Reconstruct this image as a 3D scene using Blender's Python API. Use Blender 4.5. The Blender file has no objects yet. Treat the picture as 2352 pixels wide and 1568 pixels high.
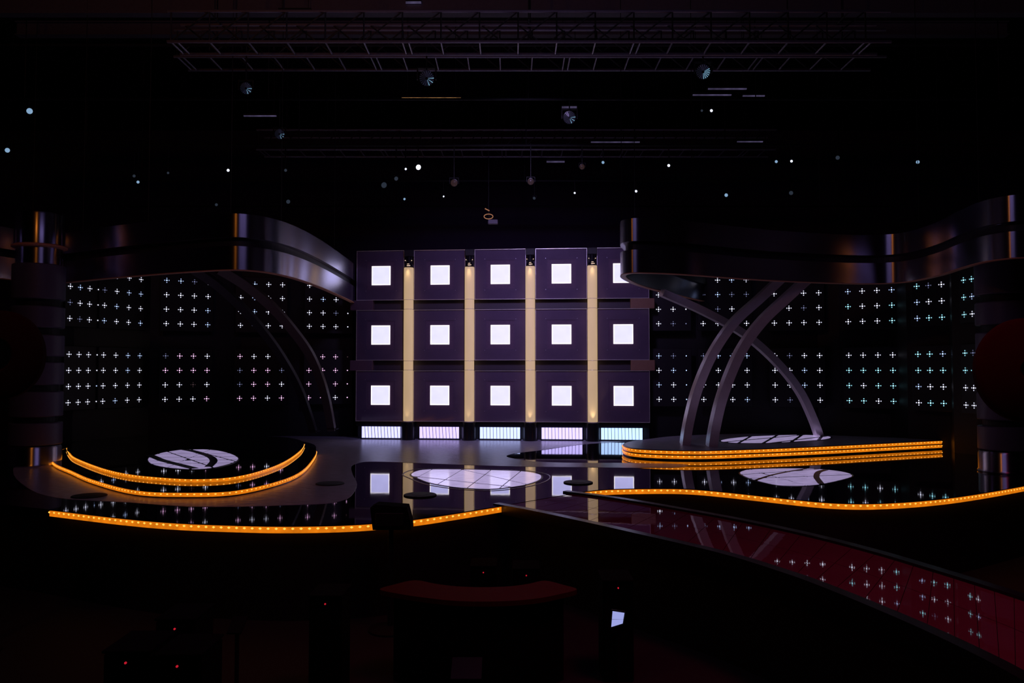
import bpy, math, random
from mathutils import Vector, Matrix
random.seed(7)
C = bpy.context.scene.collection
PI = math.pi
# ------------------------------------------------------------------ camera
F = 1800.0
PITCH = math.atan(66 / F)
EYE = 1.6
cam_d = bpy.data.cameras.new('camera')
cam_d.sensor_width = 36.0
cam_d.lens = 36.0 * F / 2352.0
cam_d.clip_end = 200
cam = bpy.data.objects.new('camera', cam_d)
C.objects.link(cam)
cam.location = (0, 0, EYE)
cam.rotation_euler = (PI / 2 + PITCH, 0, 0)
bpy.context.scene.camera = cam
# ------------------------------------------------------------------ world, exposure
sc = bpy.context.scene
sc.view_settings.view_transform = 'Standard'
sc.view_settings.look = 'None'
sc.view_settings.exposure = 0.0
sc.view_settings.gamma = 1.0
sc.view_settings.use_curve_mapping = False
w = bpy.data.worlds.new('world')
sc.world = w
w.use_nodes = True
w.node_tree.nodes['Background'].inputs[0].default_value = (0.5, 0.25, 0.7, 1)
w.node_tree.nodes['Background'].inputs[1].default_value = 0.002
def area(name, loc, target, size, power, col, spread=180):
    d = bpy.data.lights.new(name, 'AREA'); d.size = size; d.energy = power; d.color = col; d.spread = math.radians(spread)
    o = bpy.data.objects.new(name, d); C.objects.link(o); o.location = loc
    o.rotation_euler = (Vector(target) - Vector(loc)).to_track_quat('-Z', 'Y').to_euler()
    return o
area('house_light_red', (3.2, 4.5, 8.9), (3.3, 5.0, 0), 2.0, 30, (1.0, 0.05, 0.18), 85)
area('added_fill_violet', (0.2, 11.8, 6.25), (0.3, 18.0, 2.7), 0.8, 32, (0.54, 0.42, 1.0), 72)  # added violet fill to brighten the central wall panels
area('added_fill_dim', (0.0, 4.0, 8.9), (0.0, 17.0, 1.5), 4.5, 48, (0.52, 0.42, 1.0))  # added dim violet fill from above, for canopies and ribs
area('house_light_amber', (-5.2, 2.5, 8.9), (1.0, 16.0, 3.0), 0.6, 30, (1.0, 0.30, 0.03))

# ------------------------------------------------------------------ pixel -> place
ct, st = math.cos(PITCH), math.sin(PITCH)
def ray(u, v):
    x = (u - 1176) / F; zz = (784 - v) / F
    return Vector((x, ct - zz * st, st + zz * ct))
def G(u, v, z=0.0):
    d = ray(u, v); t = (z - EYE) / d.z
    return Vector((d.x * t, d.y * t, z))
def P(u, v, D):
    d = ray(u, v); t = D / d.y
    return Vector((d.x * t, D, EYE + d.z * t))
def catmull(pts, n=6, closed=False):
    out = []; N = len(pts)
    rng = range(N) if closed else range(N - 1)
    for i in rng:
        if closed:
            a, b, c, d = pts[(i-1) % N], pts[i], pts[(i+1) % N], pts[(i+2) % N]
        else:
            a, b, c, d = pts[max(i-1, 0)], pts[i], pts[i+1], pts[min(i+2, N-1)]
        for k in range(n):
            t = k / n
            out.append(0.5 * ((2*b) + (c-a)*t + (2*a-5*b+4*c-d)*t*t + (3*b-a-3*c+d)*t*t*t))
    if not closed: out.append(pts[-1].copy())
    return out
# ------------------------------------------------------------------ materials
def nmat(name):
    m = bpy.data.materials.new(name); m.use_nodes = True
    return m, m.node_tree, m.node_tree.nodes['Principled BSDF']
def mat(name, col, rough=0.5, metal=0.0, ior=1.5, bump=0.0, bscale=20.0, bstretch=(1,1,1), vary=0.0, aniso=0.0, spec=0.5, tint=None):
    m, nt, b = nmat(name)
    b.inputs['Base Color'].default_value = (*col, 1); b.inputs['Roughness'].default_value = rough
    b.inputs['Metallic'].default_value = metal; b.inputs['IOR'].default_value = ior
    b.inputs['Specular IOR Level'].default_value = spec
    if tint: b.inputs['Specular Tint'].default_value = (*tint, 1)
    tc = nt.nodes.new('ShaderNodeTexCoord'); mp = nt.nodes.new('ShaderNodeMapping')
    mp.inputs['Scale'].default_value = bstretch
    nz = nt.nodes.new('ShaderNodeTexNoise'); nz.inputs['Scale'].default_value = bscale; nz.inputs['Detail'].default_value = 4
    nt.links.new(tc.outputs['Object'], mp.inputs['Vector']); nt.links.new(mp.outputs[0], nz.inputs['Vector'])
    if vary > 0:
        mx = nt.nodes.new('ShaderNodeMix'); mx.data_type = 'RGBA'
        mx.inputs[6].default_value = (*[c * (1 - vary) for c in col], 1)
        mx.inputs[7].default_value = (*[min(1, c * (1 + vary)) for c in col], 1)
        nt.links.new(nz.outputs['Fac'], mx.inputs[0]); nt.links.new(mx.outputs[2], b.inputs['Base Color'])
    if bump > 0:
        bp = nt.nodes.new('ShaderNodeBump'); bp.inputs['Strength'].default_value = bump; bp.inputs['Distance'].default_value = 0.01
        nt.links.new(nz.outputs['Fac'], bp.inputs['Height']); nt.links.new(bp.outputs[0], b.inputs['Normal'])
    if aniso:
        b.inputs['Anisotropic'].default_value = aniso; b.inputs['Anisotropic Rotation'].default_value = 0.25
        tg = nt.nodes.new('ShaderNodeTangent'); tg.direction_type = 'RADIAL'; tg.axis = 'Z'
        nt.links.new(tg.outputs[0], b.inputs['Tangent'])
    return m
def glow(name, col, strength, base=(0.05, 0.05, 0.05), rough=0.2, vary=0.0, vscale=3.0, stretch=(1,1,1)):
    m, nt, b = nmat(name)
    b.inputs['Base Color'].default_value = (*base, 1); b.inputs['Roughness'].default_value = rough
    b.inputs['Emission Color'].default_value = (*col, 1); b.inputs['Emission Strength'].default_value = strength
    if vary > 0:
        tc = nt.nodes.new('ShaderNodeTexCoord'); mp = nt.nodes.new('ShaderNodeMapping'); mp.inputs['Scale'].default_value = stretch
        nz = nt.nodes.new('ShaderNodeTexNoise'); nz.inputs['Scale'].default_value = vscale
        mr = nt.nodes.new('ShaderNodeMapRange')
        mr.inputs[1].default_value = 0.3; mr.inputs[2].default_value = 0.7
        mr.inputs[3].default_value = strength * (1 - vary); mr.inputs[4].default_value = strength * (1 + vary)
        nt.links.new(tc.outputs['Object'], mp.inputs[0]); nt.links.new(mp.outputs[0], nz.inputs['Vector'])
        nt.links.new(nz.outputs['Fac'], mr.inputs[0]); nt.links.new(mr.outputs[0], b.inputs['Emission Strength'])
    return m
M = dict(
    gloss=mat('black_gloss_floor', (0.004, 0.003, 0.006), 0.03, ior=2.0, tint=(0.92, 0.86, 1.0), bump=0.06, bscale=1.3),
    matte=mat('grey_vinyl_floor', (0.42, 0.39, 0.52), 0.30, bump=1.0, bscale=7, bstretch=(1, 2.0, 1), vary=0.5),
    runway=mat('dark_red_gloss', (0.15, 0.032, 0.064), 0.018, ior=1.6, bump=0.05, bscale=2.2, vary=0.2),
    black=mat('black_paint', (0.006, 0.005, 0.007), 0.6),
    case=mat('black_case_cloth', (0.003, 0.002, 0.003), 0.95, spec=0.1),
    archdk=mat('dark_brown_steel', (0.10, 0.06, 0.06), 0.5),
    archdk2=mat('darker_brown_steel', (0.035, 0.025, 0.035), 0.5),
    blackgl=mat('black_satin', (0.008, 0.007, 0.010), 0.28),
    darkpl=mat('led_panel_black', (0.010, 0.007, 0.012), 0.5),
    drape=mat('black_drape', (0.075, 0.045, 0.10), 0.9, bump=0.4, bscale=6, bstretch=(6, 6, 0.4)),
    floor=mat('studio_floor', (0.014, 0.009, 0.013), 0.7, vary=0.3),
    brushed=mat('brushed_metal', (0.58, 0.54, 0.66), 0.26, 1.0, bump=0.02, bscale=9, bstretch=(8, 8, 0.2), aniso=0.85, vary=0.10),
    core=mat('dark_recess', (0.02, 0.018, 0.03), 0.5),
    copper=mat('copper_rim', (0.80, 0.36, 0.22), 0.45, 0.0, vary=0.1),
    arch=mat('mauve_painted_steel', (0.92, 0.78, 0.86), 0.34, 0.3, bump=0.05, bscale=8, vary=0.12),
    drum=mat('slate_drum', (0.11, 0.09, 0.15), 0.45, vary=0.15),
    glass=mat('smoked_purple_glass', (0.13, 0.090, 0.150), 0.07, ior=1.5, bump=0.02, bscale=3, vary=0.2),
    glass2=mat('smoked_glass_inner', (0.15, 0.095, 0.155), 0.12, ior=1.5, vary=0.2),
    edge=mat('pale_glass_edge', (0.95, 0.88, 0.82), 0.3, 0.4),
    wallbk=mat('backdrop_carcass', (0.05, 0.035, 0.055), 0.5),
    block=mat('brown_end_block_lit', (0.30, 0.15, 0.10), 0.6, vary=0.1),  # right-hand blocks, the light on them put into the brown
    blockd=mat('brown_end_block_shaded', (0.13, 0.07, 0.11), 0.6, vary=0.1),  # same brown blocks at left, shade put into the colour
    alu=mat('rigging_aluminium', (0.45, 0.42, 0.50), 0.4, 0.9, vary=0.15),
    beam=mat('grey_steel_beam', (0.16, 0.14, 0.17), 0.6, vary=0.2),
    red=mat('dark_red_lacquer', (0.09, 0.002, 0.003), 0.75, vary=0.15, spec=0.1),
    reddk=mat('dark_maroon_felt', (0.05, 0.004, 0.005), 0.9, vary=0.15, spec=0.1),
    slat=mat('louvre_slat', (0.55, 0.50, 0.70), 0.5),
    square=glow('square_diffuser', (0.58, 0.57, 1.0), 1.38, vary=0.05, vscale=5, base=(.4,.4,.45)),
    squarerim=glow('square_rim', (1.0, 0.94, 1.0), 1.7),
    amber=glow('amber_channel', (1.0, 0.25, 0.006), 0.72, base=(0.3, 0.1, 0.02), vary=0.2, vscale=9),
    amberdot=glow('amber_led', (1.0, 0.42, 0.06), 1.9),
    disc1=glow('disc_bright', (0.56, 0.46, 0.80), 0.72, base=(.25,.22,.3), rough=0.12, vary=0.18, vscale=6, stretch=(1, 4, 1)),
    disc2=glow('disc_mid', (0.52, 0.42, 0.76), 0.52, base=(.25,.22,.3), rough=0.12, vary=0.2, vscale=5, stretch=(1, 3, 1)),
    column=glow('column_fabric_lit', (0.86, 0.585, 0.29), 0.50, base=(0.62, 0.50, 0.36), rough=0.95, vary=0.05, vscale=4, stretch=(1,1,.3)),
    warmlens=glow('warm_lens', (1.0, 0.80, 0.50), 4.0),
    bolt=glow('warm_bolt_glow', (1.0, 0.70, 0.5), 0.9),  # glow stands in for light caught by the bolts
    screen=glow('monitor_screen', (0.42, 0.46, 0.95), 0.8),
    tally=glow('red_pilot', (1.0, 0.02, 0.05), 0.5),
    workwarm=glow('warm_strip', (1.0, 0.50, 0.18), 0.8, vary=0.6, vscale=9),
    workdim=glow('dim_violet_strip', (0.32, 0.26, 0.55), 0.14, vary=0.5, vscale=6),
    workcyan=glow('cyan_strip', (0.18, 0.50, 0.90), 0.8),
    lensA=glow('lens_glint_white', (0.75, 0.80, 1.0), 1.3),  # reflected glints on unlit lenses, put in as glow (all four below)
    lensB=glow('lens_glint_blue', (0.30, 0.50, 0.75), 0.75),
    lensC=glow('lens_glint_dim', (0.22, 0.30, 0.45), 0.09),
    lensW=glow('lens_glint_warm', (0.8, 0.35, 0.18), 0.025),
    bladeA=glow('fresnel_glint_bright', (0.25, 0.50, 0.72), 0.55),  # blades of unlit lamps glow in place of reflected light
    bladeB=glow('fresnel_glint_dim', (0.18, 0.20, 0.45), 0.06),
    bladeC=glow('fresnel_glint_mid', (0.20, 0.24, 0.50), 0.025),
)
BOXC = [(0.50, 0.50, 1.0), (0.52, 0.43, 0.95), (0.47, 0.55, 1.0), (0.54, 0.46, 0.98), (0.42, 0.62, 1.0)]
for i, c in enumerate(BOXC): M['box%d' % i] = glow('louvre_diffuser_%s' % 'abcde'[i], c, 1.75)
LEDC = {'white': ((0.78, 0.80, 1.0), 2.2), 'pink': ((1.0, 0.55, 0.95), 1.8), 'blue': ((0.45, 0.60, 1.0), 1.7),
        'cyan': ((0.35, 0.85, 1.0), 2.0), 'dim': ((0.45, 0.50, 0.9), 0.45), 'faint': ((0.6, 0.35, 0.4), 0.10)}
for k, (c, s) in LEDC.items():
    M['led_' + k] = glow('led_' + k, c, s); M['led_' + k + '_arm'] = glow('led_%s_arm' % k, c, s * 0.5)

# ------------------------------------------------------------------ mesh builder
class MB:
    def __init__(s): s.v = []; s.f = []; s.mi = []
    def add(s, vs, fs, mi=0):
        o = len(s.v); s.v += [Vector(p) for p in vs]; s.f += [tuple(o + i for i in f) for f in fs]; s.mi += [mi] * len(fs)
        return s
    def box(s, c, size, rot=None, bev=0.0, mi=0):
        x, y, z = [a / 2 for a in size]
        if bev > 0:
            vs = []
            b = min(bev, x * .9, y * .9, z * .9)
            # chamfer the four vertical-in-xz corners, extruded on y, with a chamfered front
            ring = [(-x+b, -z), (x-b, -z), (x, -z+b), (x, z-b), (x-b, z), (-x+b, z), (-x, z-b), (-x, -z+b)]
            ri = [(px * (x-b)/x, pz * (z-b)/z) for px, pz in ring]
            for yy, rr in ((-y, ri), (-y + b, ring), (y - b, ring), (y, ri)):
                vs += [Vector((px, yy, pz)) for px, pz in rr]
            fs = [tuple(range(8)), tuple(reversed(range(24, 32)))]
            for k in range(3):
                for i in range(8):
                    j = (i + 1) % 8; fs.append((k*8+i, k*8+8+i, k*8+8+j, k*8+j))
        else:
            vs = [Vector((i, j, k)) for i in (-x, x) for j in (-y, y) for k in (-z, z)]
            fs = [(0,1,3,2), (4,6,7,5), (0,4,5,1), (2,3,7,6), (0,2,6,4), (1,5,7,3)]
        if rot is not None: vs = [rot @ v for v in vs]
        return s.add([v + Vector(c) for v in vs], fs, mi)
    def tube(s, p0, p1, r0, r1=None, seg=12, caps=True, mi=0):
        p0, p1 = Vector(p0), Vector(p1); r1 = r0 if r1 is None else r1
        q = (p1 - p0).to_track_quat('Z', 'Y').to_matrix()
        vs = []
        for p, r in ((p0, r0), (p1, r1)):
            vs += [p + q @ Vector((r * math.cos(2*PI*i/seg), r * math.sin(2*PI*i/seg), 0)) for i in range(seg)]
        fs = [(i, (i+1) % seg, seg + (i+1) % seg, seg + i) for i in range(seg)]
        if caps: fs += [tuple(reversed(range(seg))), tuple(range(seg, 2*seg))]
        return s.add(vs, fs, mi)
    def lathe(s, prof, seg=32, c=(0, 0, 0), mi=0):   # prof: (r, z)
        vs = []; n = len(prof)
        for r, z in prof:
            vs += [Vector(c) + Vector((r*math.cos(2*PI*i/seg), r*math.sin(2*PI*i/seg), z)) for i in range(seg)]
        fs = []
        for k in range(n-1):
            for i in range(seg):
                j = (i+1) % seg; fs.append((k*seg+i, k*seg+j, (k+1)*seg+j, (k+1)*seg+i))
        fs += [tuple(reversed(range(seg))), tuple(range((n-1)*seg, n*seg))]
        return s.add(vs, fs, mi)
    def prism(s, pts, z0, z1, mi=0):
        n = len(pts)
        A = sum(pts[i].x*pts[(i+1)%n].y - pts[(i+1)%n].x*pts[i].y for i in range(n))
        if A < 0: pts = list(reversed(pts))
        vs = [(p.x, p.y, z0) for p in pts] + [(p.x, p.y, z1) for p in pts]
        fs = [tuple(reversed(range(n))), tuple(range(n, 2*n))] + [(i, (i+1) % n, n+(i+1) % n, n+i) for i in range(n)]
        return s.add(vs, fs, mi)
    def ribbon(s, pts, z0, z1, thick, off=0.0, closed=False, mi=0):   # vertical band following a plan curve; thick grows to the left
        n = len(pts); nor = []
        for i in range(n):
            a = pts[(i-1) % n] if (closed or i > 0) else pts[i]
            b = pts[(i+1) % n] if (closed or i < n-1) else pts[i]
            t = (b - a).to_2d().normalized(); nor.append(Vector((-t.y, t.x, 0)))
        vs = []
        for p, m_ in zip(pts, nor):
            o = Vector((p.x, p.y, 0)) + m_ * off; q = o + m_ * thick
            vs += [(o.x, o.y, z0), (o.x, o.y, z1), (q.x, q.y, z1), (q.x, q.y, z0)]
        fs = []
        for i in range(n if closed else n-1):
            a, b = i*4, ((i+1) % n)*4
            for k in range(4):
                l = (k+1) % 4; fs.append((a+k, b+k, b+l, a+l))
        if not closed: fs += [(0, 1, 2, 3), ((n-1)*4+3, (n-1)*4+2, (n-1)*4+1, (n-1)*4)]
        return s.add(vs, fs, mi)
    def sweep(s, pts, wd, dp, mi=0):    # box section, depth kept along Y
        n = len(pts); vs = []
        for i in range(n):
            t = (pts[min(i+1, n-1)] - pts[max(i-1, 0)]).normalized()
            yv = Vector((0, 1, 0)); yv = (yv - t * yv.dot(t)).normalized(); b = t.cross(yv)
            for a, c in ((-1, -1), (1, -1), (1, 1), (-1, 1)):
                vs.append(pts[i] + b * (a*wd/2) + yv * (c*dp/2))
        fs = []
        for i in range(n-1):
            for k in range(4):
                l = (k+1) % 4; fs.append((i*4+k, i*4+l, (i+1)*4+l, (i+1)*4+k))
        fs += [(3, 2, 1, 0), tuple((n-1)*4+k for k in range(4))]
        return s.add(vs, fs, mi)
    def pipe(s, pts, r, seg=8, mi=0):
        for a, b in zip(pts[:-1], pts[1:]): s.tube(a, b, r, seg=seg, mi=mi)
        return s
    def build(s, name, m, parent=None, origin=(0, 0, 0), smooth=False, label=None, kind=None):
        me = bpy.data.meshes.new(name); o0 = Vector(origin)
        me.from_pydata([v - o0 for v in s.v], [], s.f)
        for mm in (m if isinstance(m, (list, tuple)) else [m]): me.materials.append(M[mm])
        for p, i in zip(me.polygons, s.mi): p.material_index = i
        if smooth:
            for p in me.polygons: p.use_smooth = len(p.vertices) <= 4
        me.update()
        if smooth:
            for p in me.polygons: p.use_smooth = True
            me.set_sharp_from_angle(angle=math.radians(35))
        o = bpy.data.objects.new(name, me); C.objects.link(o)
        if parent: o.parent = parent
        else: o.location = o0
        if label: o['label'] = label
        if kind: o['kind'] = kind
        return o
def tag(o, label, cat, group=None):
    o['label'] = label; o['category'] = cat
    if group: o['group'] = group
    return o
def thing(name, label, cat, loc=(0, 0, 0), rz=0.0, group=None):
    o = bpy.data.objects.new(name, None); C.objects.link(o); o.empty_display_size = 0.2
    o.location = loc; o.rotation_euler = (0, 0, rz); return tag(o, label, cat, group)
def link(name, me, parent, loc=(0, 0, 0), rot=None):
    o = bpy.data.objects.new(name, me); C.objects.link(o); o.parent = parent; o.location = loc
    if rot: o.rotation_euler = rot
    return o
def struct(name, mb, m, **k):
    o = mb.build(name, m, **k); o['kind'] = 'structure'; return o
def cen(pts, z):
    return Vector((sum(p.x for p in pts)/len(pts), sum(p.y for p in pts)/len(pts), z))
ORD = ['first', 'second', 'third', 'fourth', 'fifth', 'sixth', 'seventh', 'eighth', 'ninth', 'tenth', 'eleventh', 'twelfth', 'thirteenth', 'fourteenth', 'fifteenth', 'sixteenth', 'seventeenth', 'eighteenth', 'nineteenth', 'twentieth']

# ================================================================== SETTING
FZ = -1.0
struct('floor', MB().box((0, 10, FZ - 0.1), (34, 34, 0.2)), 'floor')
struct('wall_back', MB().box((0, 24.6, 4.0), (34, 0.3, 10.4)), 'drape')
struct('wall_far_left', MB().box((-16.5, 10, 4.0), (0.3, 34, 10.4)), 'drape')
struct('wall_far_right', MB().box((16.5, 10, 4.0), (0.3, 34, 10.4)), 'drape')
struct('wall_front', MB().box((0, -7, 4.0), (34, 0.3, 10.4)), 'drape')
struct('ceiling', MB().box((0, 10, 9.25), (34, 34, 0.2)), 'black')

# ------------------------------------------------ stage deck
edgeL = [(-260, 1120), (-60, 1150), (116, 1170), (279, 1189), (412, 1200), (577, 1206), (677, 1207), (780, 1205), (853, 1201), (941, 1193), (1039, 1179), (1152, 1161)]
edgeR = [(1344, 1128), (1398, 1123), (1501, 1121), (1578, 1122), (1655, 1128), (1759, 1139), (1862, 1150), (1939, 1155), (2016, 1155), (2119, 1149), (2222, 1137), (2352, 1115), (2520, 1082)]
eL = catmull([G(u, v) for u, v in edgeL], 5)
eR = catmull([G(u, v) for u, v in edgeR], 5)
outline = eL + eR + [Vector((13, 14, 0)), Vector((13, 21, 0)), Vector((-13, 21, 0)), Vector((-13, 10, 0))]
deck = thing('stage_deck', 'glossy black stage deck with a curved front edge under the whole set', 'stage', (0, 14, FZ))
deck_top = MB().prism(outline, -0.012, 0.0).build('deck_top', 'gloss', deck, origin=(0, 14, FZ))
cg = [p + Vector((0, 0.10, 0)) for p in eL + eR]
MB().ribbon(cg, FZ, -0.012, 0.06).build('skirt', 'black', deck, origin=(0, 14, FZ))

matte_px = [(1510, 1008.5), (1290, 1006), (1000, 1004), (745, 1002), (430, 1000), (150, 1010), (60, 1040), (30, 1080), (60, 1118), (130, 1143), (300, 1154),
            (430, 1163), (560, 1163), (660, 1160), (742, 1157), (781, 1151), (807, 1138), (820, 1112), (810, 1089), (808, 1070), (829, 1062), (862, 1060), (926, 1062),
            (1055, 1067), (1185, 1071), (1346, 1073), (1460, 1074), (1560, 1073), (1570, 1066), (1433, 1063), (1346, 1063), (1249, 1061), (1185, 1054), (1163, 1047),
            (1190, 1040), (1249, 1033), (1333, 1021), (1427, 1014.5), (1500, 1011)]
mp_ = [G(u, v) for u, v in matte_px]
mpc = catmull(mp_, 4, True)
ml = MB().prism(mpc, 0.0, 0.003).build('matte_floor_covering', 'matte', origin=cen(mpc, 0))
tag(ml, 'grey matte floor covering with curved cut edges before the lit wall', 'floor covering')

def clip(poly, a, b, side, gap):
    """keep the part of a 2D convex polygon on one side of line a-b, inset by gap"""
    d = (b - a).to_2d().normalized(); n = Vector((-d.y, d.x)) * side; out = []
    dist = [(Vector((p.x, p.y)) - a.to_2d()).dot(n) - gap for p in poly]
    for i in range(len(poly)):
        j = (i + 1) % len(poly)
        if dist[i] >= 0: out.append(poly[i])
        if (dist[i] >= 0) != (dist[j] >= 0):
            t = dist[i] / (dist[i] - dist[j]); out.append(poly[i].lerp(poly[j], t))
    return out
def parea(p):
    return abs(sum(p[i].x*p[(i+1) % len(p)].y - p[(i+1) % len(p)].x*p[i].y for i in range(len(p)))) / 2
def lit_disc(label, px, z, lines, bands, m, ring=None, gap=0.010):
    o = catmull([G(u, v, z) for u, v in px], 4, True); c = cen(o, z - 0.004)
    t = thing('floor_light_disc', label, 'floor light', c)
    base = [c + (p - c) * 1.03 for p in o]
    MB().prism([Vector((p.x, p.y, 0)) for p in base], z - 0.004, z + 0.004).build('base_plate', 'blackgl', t, origin=c)
    pieces = [o]
    for (a, b) in lines:
        A, B = G(*a, z), G(*b, z); new = []
        dd_ = (B - A).normalized(); gp = gap * (1 + 3.0 * abs(dd_.x) ** 2)
        for p in pieces:
            for s_ in (1, -1):
                q = clip(p, A, B, s_, gp)
                if len(q) > 2 and parea(q) > 0.004: new.append(q)
        pieces = new
    for p in pieces: MB().prism(p, z + 0.004, z + 0.009).build('pane', m, t, origin=c)
    for bpx, wd in bands:
        cp = catmull([G(u, v, z) for u, v in bpx], 6)
        MB().ribbon(cp, z + 0.0045, z + 0.013, wd, -wd / 2).build('black_inlay', 'blackgl', t, origin=c)
    if ring:
        rp = [c + (p - c) * ring for p in o]
        MB().ribbon(rp, z - 0.003, z + 0.004, 0.018, closed=True).build('ring', 'alu', t, origin=c)
    return t
x1 = lambda X, Y: (920 + X/6.53, 1060 + Y/6.53)
lit_disc('round lavender floor light crossed by thin lines, centre of the stage floor',
    [(945, 1090), (960, 1082), (987, 1079), (1059, 1079), (1127, 1080.5), (1196, 1083), (1234, 1089), (1243, 1095.5), (1234, 1104), (1206, 1113), (1168, 1119), (1127, 1123), (1073, 1121), (1033, 1117), (989, 1109), (957, 1097)],
    0.0, [(x1(440, 140), x1(280, 225)), (x1(905, 135), x1(740, 235)), (x1(1350, 135), x1(1000, 400)), (x1(1800, 150), x1(1640, 280)), (x1(950, 130), x1(1870, 340)), (x1(240, 230), x1(1620, 380))],
    [], 'disc1', ring=1.13)
x3 = lambda X, Y: (1680 + X/7.84, 1060 + Y/7.84)
lit_disc('round lavender floor light with a black sickle line, right stage floor below the platform',
    [(1700, 1086), (1708, 1082), (1725, 1079), (1788, 1076.6), (1852, 1077), (1903, 1080), (1941, 1085.5), (1957, 1092.5), (1941, 1099.5), (1890, 1111), (1846, 1115.7), (1795, 1115), (1763, 1110), (1725, 1099.5), (1705.5, 1091)],
    0.0, [(x3(360, 150), x3(700, 250)), (x3(850, 140), x3(1350, 275)), (x3(790, 280), x3(1370, 430)), (x3(240, 235), x3(660, 205)), (x3(820, 290), x3(1500, 265))],
    [([x3(440, 345), x3(700, 260), x3(1000, 195), x3(1340, 138)], 0.05), ([x3(1700, 158), x3(1570, 200), x3(1530, 280), x3(1570, 350), x3(1620, 412)], 0.085)], 'disc2')

# ------------------------------------------------ amber LED strips
def dots_along(pts, z, step, r, mb):
    acc = 0.0
    for a, b in zip(pts[:-1], pts[1:]):
        L = (b - a).length; t = (b - a).normalized(); n = Vector((t.y, -t.x, 0))
        while acc < L:
            p = a + t * acc; c = Vector((p.x, p.y, z)) + n * 0.004
            x = t * r * 1.5; y = Vector((0, 0, r))
            mb.add([c - x, c - y * 1.0, c + x, c + y, c + n * r * 0.6], [(0, 1, 4), (1, 2, 4), (2, 3, 4), (3, 0, 4)])
            acc += step
        acc -= L
def strip(parent, org, pts, z1, h, r=0.012, step=0.085, dz=0.016, zd=None):
    """amber channel hung on the outside (right-hand side) of the curve"""
    MB().ribbon(pts, z1 - h, z1, 0.02, -0.012).build('amber_strip', 'amber', parent, origin=org, label='glowing amber strip')
    nd = [Vector((p.x, p.y, 0)) for p in pts]
    off = []
    for i in range(len(nd)):
        t = (nd[min(i+1, len(nd)-1)] - nd[max(i-1, 0)]).normalized(); off.append(nd[i] + Vector((t.y, -t.x, 0)) * 0.012)
    d = MB(); dots_along(off, z1 - dz, step, r, d)
    d.build('amber_leds', 'amberdot', parent, origin=org, kind='stuff')
def sub(pts, u0, u1):
    return [p for p in pts if u0 <= 1176 + F * p.x / p.y <= u1]
sl = thing('stage_edge_light', 'long amber LED strip under the left front edge of the stage', 'led strip', (-3, 8.3, FZ))
strip(sl, (-3, 8.3, FZ), sub(eL, 112, 1156), -0.012, 0.062)
sr = thing('stage_edge_light', 'wavy amber LED strip under the right front edge of the stage', 'led strip', (4, 9.8, FZ))
strip(sr, (4, 9.8, FZ), sub(eR, 1340, 2600), -0.012, 0.062)

# ------------------------------------------------ left round platform
def rim(front, back, z): return catmull([G(u, v, z) for u, v in front + back], 5, True)
def seg_front(front, z): return catmull([G(u, v, z) for u, v in front], 6)
up_f = [(155, 1028), (161, 1040), (176, 1052), (233, 1074), (292, 1088), (365, 1096), (445, 1100), (528, 1096), (594, 1082), (650, 1061), (687, 1036), (698, 1019)]
up_b = [(680, 1008), (620, 1002), (430, 998), (260, 1001), (185, 1010)]
lo_f = [(150, 1030), (132, 1037), (121, 1046), (118, 1054), (130, 1066), (163, 1080), (213, 1101), (312, 1126), (435, 1131), (544, 1126), (644, 1103), (694, 1080), (720, 1051), (726, 1035)]
lo_b = [(715, 1018), (640, 1008), (430, 1003), (250, 1006), (200, 1012), (170, 1022)]
LZ, UZ = 0.075, 0.122
lo = rim(lo_f, lo_b, LZ); up = rim(up_f, up_b, UZ)
pc = cen(lo, 0)
pl = thing('round_platform', 'two-tiered glossy round platform edged with amber light, left of stage', 'platform', pc)
MB().prism(lo, 0.004, LZ).build('lower_tier', 'gloss', pl, origin=pc)
MB().prism(up, LZ, UZ).build('upper_tier', 'gloss', pl, origin=pc)
strip(pl, pc, seg_front(lo_f, LZ), LZ - 0.003, 0.048, r=0.010)
strip(pl, pc, seg_front(up_f, UZ), UZ - 0.002, 0.043, r=0.010, dz=0.010)
lit_disc('oval lavender floor light split by a black curve, on the left round platform',
    [(340, 1056.5), (345, 1049.6), (355, 1046), (375, 1040), (414, 1034), (441.5, 1033), (475, 1033), (508, 1037), (535, 1045), (547, 1054), (535, 1062), (508, 1070), (475, 1076), (441, 1077.5), (397, 1075), (364, 1070), (346.5, 1064)],
    UZ + 0.004, [((340, 1043), (548, 1041)), ((340, 1051), (548, 1049)), ((340, 1059), (548, 1056)), ((340, 1066), (548, 1063)), ((380, 1036), (500, 1078)), ((440, 1033), (548, 1062)), ((480, 1034), (380, 1076))],
    [([(343, 1046), (355, 1051), (375, 1059), (414, 1069), (446, 1077)], 0.13), ([(424, 1033.5), (447, 1038), (475, 1046.5), (488, 1054), (490, 1062), (479, 1073)], 0.12)], 'disc2', gap=0.011)

# ------------------------------------------------ right platform
PZ = 0.175
rp_f = [(1431, 1020), (1434, 1024), (1446, 1028), (1471, 1031), (1522, 1033.5), (1580, 1034.5), (1640, 1034), (1760, 1030), (1900, 1024), (2050, 1016.5), (2150, 1011.6), (2162, 1011.0)]
rp_b = [(2161, 1010.2), (2130, 1007.5), (2000, 1003), (1850, 997.5), (1700, 996), (1553, 1001), (1492, 1007.5), (1455, 1012), (1437, 1016)]
rp = [G(u, v, PZ) for u, v in rp_f + rp_b]
rpo = catmull(rp, 5, True)
rc = cen(rpo, 0)
pr = thing('long_platform', 'low platform with two stacked amber light bands, right of stage', 'platform', rc)
MB().prism(rpo, 0.004, PZ).build('platform_body', 'blackgl', pr, origin=rc)
inset = [rc + (p - rc) * 0.985 for p in rpo]
MB().prism(inset, PZ, PZ + 0.004).build('platform_top', 'matte', pr, origin=rc)
nose_f = [(1437, 1016), (1431, 1020)] + rp_f[1:]
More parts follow.
